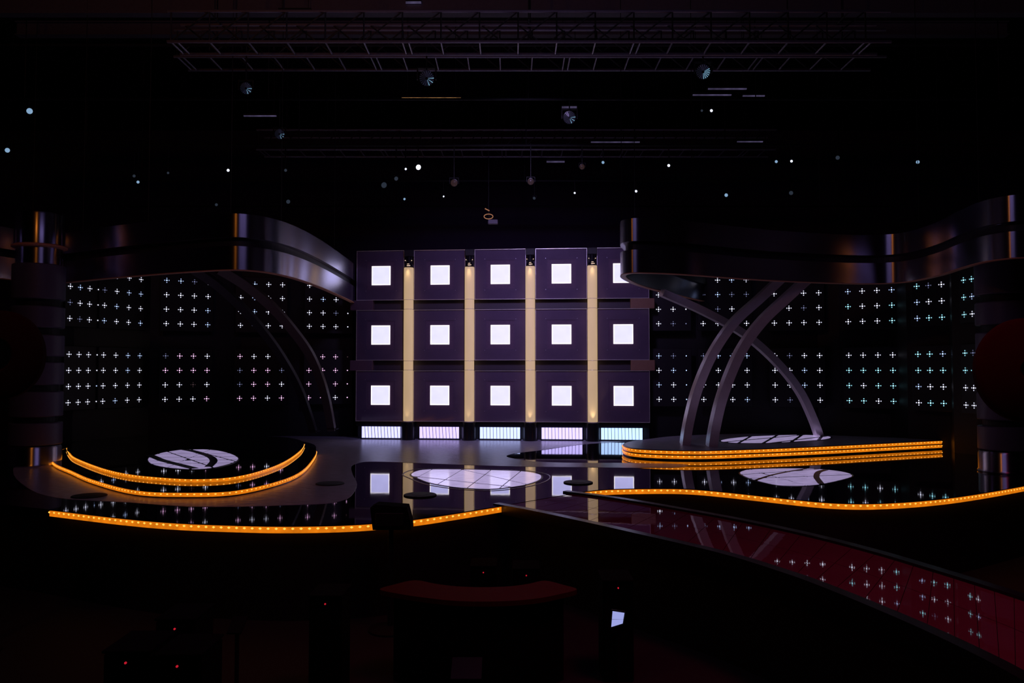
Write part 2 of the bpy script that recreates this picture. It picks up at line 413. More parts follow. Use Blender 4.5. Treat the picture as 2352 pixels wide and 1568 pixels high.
nf = [q for q in catmull([G(u, v, PZ) for u, v in nose_f], 5) if q.x / q.y * F + 1176 < 2159]
strip(pr, rc, nf, PZ - 0.012, 0.056, r=0.011, step=0.098)
strip(pr, rc, nf, 0.084, 0.056, r=0.011, step=0.098)
x4 = lambda X, Y: (1640 + X/8.4, 985 + Y/8.4)
lit_disc('flat lavender floor light behind the arch feet on the right platform',
    [(1656, 1013), (1664, 1010), (1682, 1007), (1723, 1003), (1783, 1000.5), (1840, 999.3), (1888, 1001), (1908, 1004.5), (1890, 1009.4), (1842, 1013), (1771, 1017), (1699.5, 1017.3), (1670, 1015.6)],
    PZ + 0.008, [(x4(700, 150), x4(500, 260)), (x4(1200, 135), x4(970, 265)), (x4(1680, 130), x4(1480, 260)), (x4(2080, 145), x4(2030, 205)), (x4(270, 250), x4(1200, 165)), (x4(1500, 225), x4(2100, 150))],
    [], 'disc2', gap=0.022)

# ------------------------------------------------ runway
lowr = [(1140, 1157), (1232, 1174), (1345, 1198), (1457, 1223), (1655, 1269), (1800, 1313), (1913, 1354), (2093, 1429), (2250, 1502), (2352, 1556), (2480, 1632), (2620, 1730)]
uppr = [(1298, 1130), (1369, 1139), (1457, 1152), (1560, 1170), (1707, 1197), (1872, 1233), (2011, 1269), (2120, 1301), (2237, 1337), (2352, 1374), (2480, 1418), (2620, 1470)]
lw = catmull([G(u, v) for u, v in lowr], 5); uw = catmull([G(u, v) for u, v in uppr], 5)
ro = cen(lw + uw, FZ)
rn = thing('runway', 'dark red glossy runway curving from the stage towards the lower right', 'runway', ro)
n = len(lw)
for i in range(0, n - 1, 2):
    k = min(i + 2, n - 1)
    def lp(j, s): return lw[j].lerp(uw[j], s)
    for s0, s1 in ((0.0, 0.5), (0.5, 1.0)):
        q = [lp(j, s0 + (0.003 if s0 else 0)) for j in range(i, k + 1)] + [lp(j, s1 - (0.003 if s1 < 1 else 0)) for j in range(k, i - 1, -1)]
        if i: 
            sh = (lw[k] - lw[i]).normalized() * 0.007; q[0] = q[0] + sh; q[-1] = q[-1] + sh
        MB().prism(q, -0.03, -0.004).build('floor_panel', 'runway', rn, origin=ro)
MB().prism(lw + list(reversed(uw)), -0.09, -0.03).build('substructure', 'black', rn, origin=ro)
MB().ribbon(lw, -0.10, 0.012, 0.10, -0.05).build('edge_rail', 'blackgl', rn, origin=ro)
MB().ribbon(uw, -0.06, 0.020, 0.10, -0.05).build('edge_rail', 'blackgl', rn, origin=ro)
MB().ribbon([p + Vector((0.1, 0.12, 0)) for p in lw], FZ, -0.09, 0.05).build('skirt', 'black', rn, origin=ro)

# ------------------------------------------------ black floor plates
for (u, v, wpx, lab) in ((965, 1137, 75, 'round black floor plate in front of the central floor light'),
                         (1328, 1108, 67, 'round black floor plate beside the start of the runway'),
                         (758, 1111, 65, 'round black floor plate on the grey covering right of the round platform'),
                         (205, 1139, 75, 'round black floor plate below the left end of the round platform')):
    p = G(u, v, 0.003); r = wpx / 2 * p.y / F
    t = thing('floor_plate', lab, 'floor plate', (p.x, p.y, 0.003))
    MB().lathe([(r, 0), (r, 0.008), (r * 0.96, 0.013)], 40).build('plate', 'black', t)
    MB().lathe([(r * 0.5, 0.013), (r * 0.49, 0.016)], 32).build('lid', 'black', t)

# ================================================================== CENTRAL LIT WALL
W0 = P(818, 850, 18.3); W1 = P(1492, 850, 17.72); W0.z = W1.z = 0
WD = (W1 - W0).normalized(); WA = math.atan2(WD.y, WD.x)
def UW(u):
    d = ray(u, 850); dx, dy = d.x, d.y
    # W0 + s*WD = t*(dx,dy)
    det = WD.x * (-dy) + dx * WD.y
    return ((-W0.x) * (-dy) - (-dx) * (-W0.y)) / det
def wpt(s, n=0.0, z=0.0): return W0 + WD * s + Vector((WD.y, -WD.x, 0)) * n + Vector((0, 0, z))
PE = [(818, 927), (950, 1068), (1090, 1208), (1230, 1349), (1372, 1492)]
COLX = [939.5, 1079, 1218.5, 1361]
ROWS = [(0.42, 1.59, 'bottom', 1.02), (1.83, 3.00, 'middle', 2.42), (3.23, 4.39, 'top', 3.81)]
SQC = [874, 1010, 1149, 1290, 1432]
L = UW(1492)
bd = thing('backdrop_frame', 'dark backdrop frame that carries the lit square panels', 'stage wall', wpt(0, -0.1), WA)
MB().box((L/2, 0.16, 2.2), (L + 0.02, 0.06, 4.40)).build('back_plate', 'wallbk', bd)
for i, (za, zb) in enumerate(((1.60, 1.82), (3.01, 3.22))):
    MB().box((L/2, 0.075, (za+zb)/2), (L, 0.11, zb - za)).build('crossbeam', 'wallbk', bd)
    for uu, mm in ((830, 'blockd'), (1476.5, 'block')):
        MB().box((UW(uu), -0.03, (za+zb)/2), (0.54, 0.20, zb - za + 0.02), bev=0.01).build('end_block', mm, bd, label='end block in shaded plum tone' if mm == 'blockd' else 'end block in lit brown tone')
MB().box((L/2, 0.06, 0.355), (L, 0.26, 0.11)).build('plinth', 'blackgl', bd)
MB().box((L/2, 0.12, 0.15), (L, 0.10, 0.30)).build('plinth_back', 'black', bd)
colname = ['leftmost', 'second from left', 'middle', 'second from right', 'rightmost']
for r, (za, zb, rn_, zc) in enumerate(ROWS):
    for c, (ua, ub) in enumerate(PE):
        s0, s1 = UW(ua), UW(ub); sm = (s0 + s1) / 2; wd = s1 - s0; h = zb - za; sq = UW(SQC[c]) - sm
        t = thing('light_panel', 'dark glass wall panel with glowing white square, %s row, %s' % (rn_, colname[c]), 'wall panel', wpt(sm, 0, za), WA, 'square light panels of the central wall')
        # glass plate with a square opening
        def frame(mb, x0, x1, z0, z1, a0, a1, b0, b1, y0, y1):
            mb.box(((x0+a0)/2, (y0+y1)/2, (z0+z1)/2), (a0-x0, y1-y0, z1-z0)); mb.box(((x1+a1)/2, (y0+y1)/2, (z0+z1)/2), (x1-a1, y1-y0, z1-z0))
            mb.box(((a0+a1)/2, (y0+y1)/2, (z0+b0)/2), (a1-a0, y1-y0, b0-z0)); mb.box(((a0+a1)/2, (y0+y1)/2, (z1+b1)/2), (a1-a0, y1-y0, z1-b1)); return mb
        zz = zc - za
        frame(MB(), -wd/2, wd/2, 0, h, sq-0.33, sq+0.33, zz-0.33, zz+0.33, 0.0, 0.03).build('glass_plate', 'glass', t)
        frame(MB(), sq-0.33, sq+0.33, zz-0.33, zz+0.33, sq-0.222, sq+0.222, zz-0.222, zz+0.222, 0.010, 0.045).build('inner_frame', 'glass2', t)
        MB().box((sq, 0.012, zz), (0.440, 0.02, 0.440), bev=0.006).build('diffuser', 'square', t, label='glowing white square')
        frame(MB(), sq-0.222, sq+0.222, zz-0.222, zz+0.222, sq-0.205, sq+0.205, zz-0.205, zz+0.205, 0.000, 0.006).build('diffuser_rim', 'squarerim', t)
        MB().box((0, -0.012, h - 0.004), (wd, 0.04, 0.010)).build('edge_strip', 'edge', t)
        MB().box((0, -0.012, 0.004), (wd, 0.04, 0.010)).build('edge_strip', 'edge', t)
        MB().box((-wd/2 + 0.004, -0.004, h/2), (0.008, 0.02, h - 0.016)).build('edge_strip', 'edge', t)
        MB().box((wd/2 - 0.004, -0.004, h/2), (0.008, 0.02, h - 0.016)).build('edge_strip', 'edge', t)
        for bx in (-0.36, 0.36):
            for bz in (-0.36, 0.36):
                MB().tube((sq+bx, -0.006, zz+bz), (sq+bx, 0.0, zz+bz), 0.008, seg=6).build('stud', 'alu', t)
cn = ['leftmost', 'second from left', 'third from left', 'rightmost']
for i, u in enumerate(COLX):
    s = UW(u)
    t = thing('light_column', 'tall beige glowing column on black drum between square panels, %s' % cn[i], 'light column', wpt(s, 0.07, 0.003), WA, 'glowing columns of the central wall')
    MB().lathe([(0.165, 0), (0.165, 0.36), (0.155, 0.41)], 28).build('pedestal', 'blackgl', t, smooth=True)
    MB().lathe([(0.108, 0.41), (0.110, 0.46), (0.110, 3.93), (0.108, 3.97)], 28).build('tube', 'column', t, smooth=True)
    MB().lathe([(0.116, 0.405), (0.118, 0.425), (0.112, 0.43)], 28).build('foot_ring', 'edge', t, smooth=True)
    for zr in (1.60, 3.00, 3.22, 1.81):
        MB().lathe([(0.112, zr), (0.1135, zr+0.004), (0.112, zr+0.008)], 28).build('seam_ring', 'edge', t)
    ud = bpy.data.lights.new('column_uplight', 'SPOT'); ud.energy = (1.2, 1.2, 2.5, 4.5)[i]; ud.color = (1, 0.74, 0.40); ud.spot_size = 1.1; ud.shadow_soft_size = 0.03
    uo = bpy.data.objects.new('column_uplight', ud); C.objects.link(uo); uo.parent = t; uo.location = (0, -0.19, 0.44); uo.rotation_euler = (PI - math.radians(4), 0, 0)
    f = thing('column_spotlight', 'small black downlight above the glowing column, %s' % cn[i], 'spotlight', wpt(s, 0.07, 3.975), WA, 'downlights over the glowing columns')
    MB().lathe([(0.085, 0.0), (0.10, 0.012), (0.10, 0.05), (0.07, 0.10), (0.07, 0.24), (0.05, 0.27)], 24).build('can', 'blackgl', f, smooth=True)
    MB().lathe([(0.075, -0.004), (0.02, 0.0)], 20, ).build('lens', 'warmlens', f, label='glowing warm lens')
    MB().box((0, 0.02, 0.34), (0.21, 0.10, 0.16), bev=0.01).build('bracket', 'black', f)
    MB().add([(-0.03, -0.106, 0.045), (0.05, -0.106, 0.05), (0.06, -0.1, 0.035), (-0.02, -0.104, 0.028)], [(0, 1, 2, 3)]).tube((-0.02, -0.104, 0.075), (0.03, -0.104, 0.078), 0.007, seg=6).build('lamp_vent', 'bolt', f)
    for bx in (-0.075, 0.075): MB().tube((bx, -0.055, 0.165), (bx, -0.04, 0.165), 0.010, seg=8).build('pilot', 'bolt', f)  # bolts, their glint put in as glow
    ld = bpy.data.lights.new('column_lamp', 'SPOT'); ld.energy = 3; ld.color = (1, 0.72, 0.38); ld.spot_size = 1.0; ld.shadow_soft_size = 0.04
    lo_ = bpy.data.objects.new('column_lamp', ld); C.objects.link(lo_); lo_.parent = f; lo_.location = (0, -0.17, 0.0); lo_.rotation_euler = (math.radians(7), 0, 0)
BX = [(833, 921.5), (965, 1055.5), (1103, 1195), (1244, 1337), (1380, 1474.5)]
for i, (ua, ub) in enumerate(BX):
    s0, s1 = UW(ua), UW(ub); sm = (s0+s1)/2; wd = s1 - s0
    t = thing('louvre_light_box', 'glowing slatted white light box at the foot of the wall, %s' % colname[i], 'light box', wpt(sm, 0.03, 0.003), WA, 'slatted light boxes below the central wall')
    MB().box((0, 0.02, 0.165), (wd, 0.012, 0.265)).build('diffuser', 'box%d' % i, t)
    fb = MB(); fb.box((0, 0.0, 0.012), (wd + 0.05, 0.06, 0.024)); fb.box((0, 0.0, 0.303), (wd + 0.05, 0.06, 0.012))
    fb.box((-wd/2 - 0.0125, 0.0, 0.155), (0.025, 0.06, 0.29)); fb.box((wd/2 + 0.0125, 0.0, 0.155), (0.025, 0.06, 0.29))
    fb.build('frame', 'blackgl', t)
    me = None
    for k in range(11):
        xx = -wd/2 + wd * (k + 1) / 12
        if me is None:
            o = MB().box((0, 0, 0), (0.010, 0.012, 0.268), rot=Matrix.Rotation(math.radians(-4 if i < 2 else -1), 3, 'Y')).build('slat', 'slat', t); me = o.data
            o.location = (xx, 0.004, 0.165)
        else: link('slat', me, t, (xx, 0.004, 0.165))
    # wall washers on the drum flanks: narrow lit returns beside each pedestal

# ================================================================== LED WALLS
LROW = [0.935, 1.266, 1.597, 1.928, 2.666, 2.997, 3.328, 3.659]
left_groups = [([158, 181, 203, 222.5], 16.1, 16.75, 3), ([237.5, 265.7, 293.6, 320.8], 16.85, 17.75, -1), ([380, 412.5, 444, 475.6], 17.9, 18.35, -1),
               ([551, 583, 615, 647], 18.6, 18.85, -1), ([709.5, 741, 770.6, 798], 19.0, 19.25, 3)]
right_groups = [([1480, 1513.5, 1547, 1576.5], 17.98, 17.92, 3), ([1616, 1650, 1682.5, 1716], 17.9, 17.8, -1), ([1780, 1814, 1848, 1883], 17.7, 17.45, -1),
                ([1950, 1983, 2017, 2051], 17.2, 16.8, -1), ([2109, 2136, 2166, 2192], 16.1, 15.6, 3), ([2217, 2235.5, 2256], 15.0, 14.6, -1)]
cross_cache = {}
def cross_mesh(kind, single):
    key = (kind, single)
    if key in cross_cache: return cross_cache[key]
    mb = MB()
    spots = [(0, 0, 0.017, 0)] + ([] if single else [(-0.046, 0, 0.0115, 1), (0.046, 0, 0.0115, 1), (0, -0.046, 0.0115, 1), (0, 0.046, 0.0115, 1)])
    for x, z, r, mi in spots:
        if single: r = 0.013
        vs = [(x + r*math.cos(a*PI/4), 0, z + r*math.sin(a*PI/4)) for a in range(8)] + [(x, -0.008, z)]
        mb.add(vs, [(a, (a+1) % 8, 8) for a in range(8)], mi)
    me = bpy.data.meshes.new('led_cross'); me.from_pydata([tuple(v) for v in mb.v], [], mb.f)
    me.materials.append(M['led_' + kind]); me.materials.append(M['led_' + kind + '_arm'])
    for p, i in zip(me.polygons, mb.mi): p.material_index = i
    cross_cache[key] = me
    return me
def led_wall(side, groups, ends):
    knots = [P(ends[0][0], 850, ends[0][1])]
    for cols, d0, d1, _ in groups: knots += [P(cols[0] - 8, 850, d0), P(cols[-1] + 8, 850, d1)]
    knots.append(P(ends[1][0], 850, ends[1][1]))
    kb = [Vector((k.x, k.y + 0.30, 0)) for k in knots]
    if kb[0].x > kb[-1].x: kb.reverse()
    struct('wall_' + side, MB().ribbon(kb, 0.0, 4.25, 0.12), 'darkpl', origin=cen(kb, 0))
    for gi, (cols, d0, d1, single) in enumerate(groups):
        a, b = P(cols[0], 850, d0), P(cols[-1], 850, d1); a.z = b.z = 0
        d = (b - a).normalized(); ang = math.atan2(d.y, d.x); Lw = (b - a).length
        for half in (0, 1):
            z0, z1 = (0.77, 2.10) if half == 0 else (2.50, 3.83)
            lab = 'black LED panel of cross lights, %s half, %s from left on the %s wall' % (('lower', 'upper')[half], ORD[gi], side)
            t = thing('led_panel', lab, 'led panel', ((a.x+b.x)/2, (a.y+b.y)/2, z0), ang, 'cross-light panels of the %s wall' % side)
            MB().box((0, 0.03, (z1-z0)/2), (Lw + 0.24, 0.045, z1 - z0), bev=0.008).build('panel_plate', 'darkpl', t)
            for ci, u in enumerate(cols):
                dd = ray(u, 850)
                det = d.x * (-dd.y) + dd.x * d.y
                s = ((-a.x) * (-dd.y) - (-dd.x) * (-a.y)) / det - Lw / 2
                for ri in range(4):
                    z = LROW[half * 4 + ri] - z0
                    R = random.random()
                    if side == 'left':
                        pr_ = ['pink', 'white', 'pink', 'dim', 'faint'] if half == 0 and gi > 1 else ['white', 'white', 'blue', 'dim', 'dim']
                    else:
                        pr_ = ['white', 'white', 'blue', 'dim', 'dim'] if gi < 3 else ['cyan', 'white', 'cyan', 'blue', 'dim']
                    kind = pr_[0] if R < 0.40 else pr_[1] if R < 0.68 else pr_[2] if R < 0.88 else pr_[3] if R < 0.97 else pr_[4]
                    link('led_cross', cross_mesh(kind, ci == single), t, (s, 0.0, z))
led_wall('left', left_groups, ((96, 15.3), (812, 19.35)))
led_wall('right', right_groups, ((1462, 18.0), (2310, 13.9)))

# ================================================================== CANOPIES
def canopy(label, px, zb, cut_top=None):
    pts = catmull([G(u, v, zb) for u, v in px], 8)
    c = cen(pts, zb)
    t = thing('ribbon_canopy', label, 'canopy', c)
    MB().ribbon(pts, zb + 0.012, zb + 0.385, 0.085).build('lower_band', 'brushed', t, origin=c, smooth=True)
    MB().ribbon(pts, zb, zb + 0.012, 0.095, -0.004).build('copper_rim', 'copper', t, origin=c, label='thin copper lower rim')
    MB().ribbon(pts, zb + 0.385, zb + 0.525, 0.05, 0.09).build('recess_band', 'core', t, origin=c, label='dark recessed band')
    MB().ribbon(pts, zb + 0.525, zb + 0.90, 0.085).build('upper_band', 'brushed', t, origin=c, smooth=True)
    step = max(1, len(pts) // 7)
    for i in range(3, len(pts), step):
        p = pts[i]; MB().tube((p.x, p.y + 0.05, zb + 0.89), (p.x, p.y + 0.05, 9.15), 0.006, seg=5).build('hanging_wire', 'black', t, origin=c)
    return pts
ZB = 3.175
cl_px = [(-120, 622), (-40, 634), (40, 644), (110, 650), (160, 648), (230, 641), (300, 635), (400, 627), (500, 621), (560, 621), (620, 627), (680, 640), (740, 661), (800, 688), (815, 696)]
cr_px = [(1612, 693), (1560, 681), (1500, 667), (1460, 655), (1432, 642), (1425, 634), (1436, 629), (1470, 627), (1560, 630), (1700, 640), (1800, 646), (1900, 650), (2000, 652), (2080, 648), (2150, 634), (2200, 618), (2250, 604), (2300, 596), (2352, 592), (2440, 590)]
clp = canopy('curved brushed metal ribbon canopy hanging over the left LED wall', cl_px, ZB)
crp = canopy('wavy brushed metal ribbon canopy with rounded nose hanging over the right platform', cr_px, ZB)

# ================================================================== ARCHES
def arch(label, pxs, d0, d1, wd, dp, mt='arch'):
    ks = []
    for i, (u, v) in enumerate(pxs):
        t = i / (len(pxs) - 1); ks.append(P(u, v, d0 + (d1 - d0) * t))
    pts = catmull(ks, 6); o = Vector((pts[0].x, pts[0].y, pts[0].z))
    t = thing('curved_rib', label, 'curved rib', o)
    MB().sweep(pts, wd, dp).build('rib', mt, t, origin=o, smooth=False)
    fp = pts[0]
    MB().box((fp.x, fp.y, fp.z + 0.004), (wd + 0.10, dp + 0.10, 0.012)).build('foot_plate', 'blackgl', t, origin=o)
    return t
arch('curved mauve steel rib rising from the right platform, nearest the lit wall', [(1573, 1022), (1580, 975), (1597, 905), (1622, 840), (1652, 785), (1690, 735), (1745, 685), (1812, 622)], 15.07, 14.25, 0.155, 0.26)
arch('curved mauve steel rib rising from the right platform, second from the lit wall', [(1634, 1026), (1640, 985), (1655, 920), (1680, 850), (1710, 790), (1752, 735), (1805, 685), (1872, 624)], 14.75, 14.3, 0.165, 0.26)
arch('curved mauve steel rib leaning left from behind the floor light on the right platform', [(1881, 1002), (1868, 965), (1840, 905), (1800, 850), (1745, 795), (1690, 755), (1610, 712), (1520, 672)], 17.0, 15.4, 0.14, 0.20)
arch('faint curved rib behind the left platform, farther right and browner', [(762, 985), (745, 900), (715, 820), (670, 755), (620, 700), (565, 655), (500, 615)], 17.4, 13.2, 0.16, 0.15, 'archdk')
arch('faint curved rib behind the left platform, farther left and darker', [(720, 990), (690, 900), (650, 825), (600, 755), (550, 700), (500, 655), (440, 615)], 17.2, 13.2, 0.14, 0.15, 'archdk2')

# ================================================================== SEGMENTED PILLARS
def pillar(u, D, label, R_=0.39):
    p = P(u, 850, D)
    t = thing('segmented_pillar', label, 'pillar', (p.x, p.y, 0.003))
    MB().lathe([(R_*0.80, 0.30), (R_*0.80, 3.4)], 36).build('core', 'black', t)
    MB().lathe([(R_*1.02, 0), (R_*1.04, 0.02), (R_*0.99, 0.05), (R_*0.99, 0.30), (R_*0.94, 0.33)], 40).build('metal_base', 'brushed', t, smooth=True)
    for a, b in ((0.35, 0.72), (0.82, 1.24), (1.35, 1.73), (1.83, 2.19), (2.31, 2.67), (2.79, 3.38)):
        MB().lathe([(R_*0.97, a), (R_, a+0.015), (R_, b-0.015), (R_*0.97, b)], 40).build('drum', 'drum', t, smooth=True)
    MB().lathe([(R_*0.88, 3.38), (R_*0.88, 3.66)], 40).build('collar', 'brushed', t, smooth=True)
    MB().lathe([(R_*0.90, 3.66), (R_*1.05, 3.675), (R_*1.05, 3.70), (R_*0.95, 3.72)], 40).build('orange_ring', 'copper', t, smooth=True, label='dull orange ring')
    MB().lathe([(R_*0.95, 3.72), (R_*0.95, 4.22), (R_*0.90, 4.25)], 40).build('cap', 'brushed', t, smooth=True)
pillar(85, 13.3, 'segmented dark pillar with an amber-lit metal foot, left edge of the stage', 0.40)
pillar(2306, 12.4, 'segmented dark pillar under the right end of the right canopy', 0.385)

# large red discs at the picture's sides
def reddisc(u, v, D, r, hub, label):
    p = P(u, v, D); b = Vector((p.x, p.y, FZ))
    t = thing('red_disc', label, 'disc', b)
    z = p.z - FZ
    seg = 48; mb = MB()
    prof = [(hub, -0.05), (hub + 0.03, -0.07), (r - 0.04, -0.05), (r, -0.02), (r, 0.03), (r - 0.04, 0.05), (hub, 0.05)]
    vs = []
    for rr, yy in prof: vs += [(rr*math.cos(2*PI*i/seg), yy, z + rr*math.sin(2*PI*i/seg)) for i in range(seg)]
    fs = []
    for k in range(len(prof)):
        k2 = (k+1) % len(prof)
        for i in range(seg):
            j = (i+1) % seg; fs.append((k*seg+i, k*seg+j, k2*seg+j, k2*seg+i))
    mb.add(vs, fs).build('disc_ring', 'reddk', t, smooth=True)
    MB().tube((0, -0.055, z), (0, 0.045, z), hub + 0.005, seg=32).build('hub', 'blackgl', t)
    px_ = 0.30 if u > 1176 else -0.30
    MB().tube((px_, 0.09, 0.02), (px_, 0.09, z), 0.035, seg=12).build('post', 'black', t)
    MB().lathe([(0.28, 0), (0.28, 0.02), (0.05, 0.05)], 24, c=(px_, 0.09, 0)).build('post_foot', 'black', t)
reddisc(0, 815, 7.2, 0.41, 0.13, 'large dim red disc cut by the left edge, before the pillar')
reddisc(2358, 850, 7.2, 0.48, 0.075, 'large dim red disc with dark hub cut by the right edge')

# ================================================================== RIGGING
def strutpt(u, v, z): return G(u, v, z)
def truss(label, zb, D0, D1, X0, X1, step, h=0.45):
    c = ((X0+X1)/2, (D0+D1)/2, zb)
    t = thing('lighting_truss', label, 'truss', c)
    for y in (D0, D1):
        for z in (zb, zb + h):
            MB().tube((X0, y, z), (X1, y, z), 0.024, seg=8).build('chord', 'alu', t, origin=c, smooth=True)
    lat = MB(); dia = MB(); x = X0 + 0.05; k = 0
    while x <= X1:
        lat.tube((x, D0, zb), (x, D1, zb), 0.014, seg=6); dia.tube((x, D0, zb), (x, D0, zb+h), 0.012, seg=5)
        if k % 6 == 0: lat.tube((x + 0.09, D0, zb), (x + 0.09, D1, zb), 0.014, seg=6)
        if x + step <= X1:
            dia.tube((x, D0, zb), (x + step, D0, zb + h), 0.012, seg=5); dia.tube((x, D1, zb + h), (x + step, D1, zb), 0.012, seg=5)
        x += step; k += 1
    lat.build('rungs', 'alu', t, origin=c, kind='stuff'); dia.build('lattice', 'black', t, origin=c, kind='stuff')
    for x in (X0 + 0.6, (X0+X1)/2, X1 - 0.6):
        MB().tube((x, (D0+D1)/2, zb + h - 0.02), (x, (D0+D1)/2, 9.16), 0.012, seg=5).tube((x, D0, zb + h), (x, D1, zb + h), 0.012, seg=5).build('drop_line', 'black', t, origin=c)
truss('ladder-like aluminium lighting truss nearest the camera, high at top centre', 6.79, 12.8, 13.38, -5.6, 6.2, 0.535)
truss('ladder-like aluminium lighting truss farther back, above the central lit wall', 6.6, 17.6, 18.2, -5.8, 6.0, 0.46)
truss('dark lighting truss just under the grey ceiling beams at top', 6.36, 11.2, 11.65, -5.0, 5.5, 0.56)
BARS = [(6.9, 12.6, 'front'), (6.6, 14.3, 'second'), (6.35, 16.4, 'third'), (6.2, 18.9, 'fourth'), (6.1, 21.4, 'rearmost')]
for z, y, nm in BARS:
    c = (0, y, z)
    t = thing('lighting_bar', 'long black lighting pipe across the ceiling, %s of five' % nm, 'lighting bar', c)
    MB().tube((-10.5, y, z), (10.5, y, z), 0.025, seg=8).build('pipe', 'black', t, origin=c)
    for x in (-9, -4.5, 0.3, 4.5, 9): MB().tube((x, y, z), (x, y, 9.16), 0.01, seg=5).build('drop_line', 'black', t, origin=c)
for i, (y, z, hgt, lab) in enumerate(((13.9, 8.0, 0.30, 'grey steel ceiling beam, nearer one at the top edge'), (15.6, 8.35, 0.26, 'grey steel ceiling beam behind the first truss'), (11.2, 7.95, 0.1, 'thin grey steel ceiling member above the nearest truss'))):
    c = (0, y, z); t = thing('ceiling_beam', lab, 'beam', c)
    MB().box((0, y, z + hgt/2), (20, 0.03, hgt)).build('web', 'beam', t, origin=c)
    for zz in (z, z + hgt): MB().box((0, y, zz), (20, 0.18, 0.02)).build('flange', 'beam', t, origin=c)
    for x in (-9, -3, 3, 9): MB().tube((x, y, z + hgt), (x, y, 9.16), 0.012, seg=5).build('hanger', 'black', t, origin=c)

# lamps: px, py, radius px, kind
LAMPS = [(68, 255, 10, 'B'), (17, 345, 8, 'B'), (565, 203, 13, 'f'), (642, 308, 11, 'f'), (980, 180, 17, 'f'), (1615, 165, 16, 'F'), (1308, 270, 14, 'f'),
         (308, 404, 5, 'C'), (317, 418, 5, 'B'), (386, 397, 4, 'C'), (524, 391, 5, 'A'), (656, 391, 5, 'C'), (961, 384, 9, 'X'), (662, 463, 7, 'C'), (497, 470, 5, 'C'),
         (929, 457, 4, 'B'), (1019, 451, 3, 'A'), (1320, 443, 3.5, 'A'), (1461, 439, 4.5, 'A'), (1227, 455, 5, 'C'), (1385, 373, 5, 'B'), (1536, 380, 5, 'A'),
         (1783, 371, 5, 'B'), (1818, 370, 4.5, 'A'), (1668, 448, 6, 'B'), (1817, 443, 7, 'C'), (1924, 362, 7, 'C'), (2108, 372, 6, 'B'), (1634, 254, 5, 'A'), (1612, 254, 4, 'C'),
         (1337, 383, 9, 'W'), (1219, 417, 11, 'W'), (1043, 420, 12, 'W'), (882, 425, 10, 'C'), (932, 388, 4, 'A'), (910, 410, 7, 'C')]
body_me = {}
def lamp_meshes():
    b = MB(); b.lathe([(0.55, 0.1), (0.8, 0.35), (0.95, 1.0), (1.08, 1.75), (1.10, 2.0), (1.02, 2.02)], 20)   # along +z (lens end)
    y = MB(); y.box((-1.3, 0, 0.6), (0.14, 0.5, 1.6)); y.box((1.3, 0, 0.6), (0.14, 0.5, 1.6)); y.box((0, 0, 1.42), (2.74, 0.5, 0.14))
    return b, y
for i, (u, v, r, k) in enumerate(LAMPS):
    # nearest bar whose lamp height lies a little below the pipe
    best = None
    for bi, (z, y, nm) in enumerate(BARS):
        p = P(u, v, y); drop = z - p.z
        if drop > 0.05 and (best is None or abs(drop - 0.45) < abs(best[0] - 0.45)): best = (drop, bi, p, z)
    LAMPS[i] = (u, v, r, k, best)
order = {}
for it in sorted([l for l in LAMPS if l[4]], key=lambda l: l[0]):
    order.setdefault(it[4][1], []).append(it)
look = {'A': 'small stage lamp with a bright white lens glint', 'B': 'small stage lamp with a bluish lens glint', 'C': 'small stage lamp with a dim grey lens glint', 'W': 'stage lamp with a dull warm lens glint',
        'X': 'stage lamp with a bright white oval lens', 'f': 'large bladed stage lamp with a dim blue glint', 'F': 'large bladed stage lamp with a bright blue glint'}
lens_cache = {}
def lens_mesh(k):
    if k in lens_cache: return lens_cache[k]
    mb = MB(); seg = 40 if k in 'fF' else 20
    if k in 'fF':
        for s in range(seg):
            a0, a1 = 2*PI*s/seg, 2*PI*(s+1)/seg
            bright = math.cos((a0) + 0.6)  # reflected glint put on one side of the blades
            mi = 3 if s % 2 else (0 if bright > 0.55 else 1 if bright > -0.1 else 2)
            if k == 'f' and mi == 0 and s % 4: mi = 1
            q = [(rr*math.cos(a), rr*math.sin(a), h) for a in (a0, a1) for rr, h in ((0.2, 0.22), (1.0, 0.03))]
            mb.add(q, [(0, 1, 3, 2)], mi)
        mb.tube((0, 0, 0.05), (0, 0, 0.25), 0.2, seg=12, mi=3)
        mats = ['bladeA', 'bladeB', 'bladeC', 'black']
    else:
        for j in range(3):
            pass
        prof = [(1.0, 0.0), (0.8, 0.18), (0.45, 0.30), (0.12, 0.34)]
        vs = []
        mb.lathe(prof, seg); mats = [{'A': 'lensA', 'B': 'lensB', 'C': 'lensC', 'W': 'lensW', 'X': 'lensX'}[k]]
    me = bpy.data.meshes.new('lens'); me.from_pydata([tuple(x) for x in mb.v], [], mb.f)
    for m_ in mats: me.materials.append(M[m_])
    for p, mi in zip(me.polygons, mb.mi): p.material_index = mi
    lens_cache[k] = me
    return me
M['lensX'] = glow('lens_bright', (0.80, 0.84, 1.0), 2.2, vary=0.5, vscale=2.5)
bm_, ym_ = lamp_meshes()
body = yoke = None
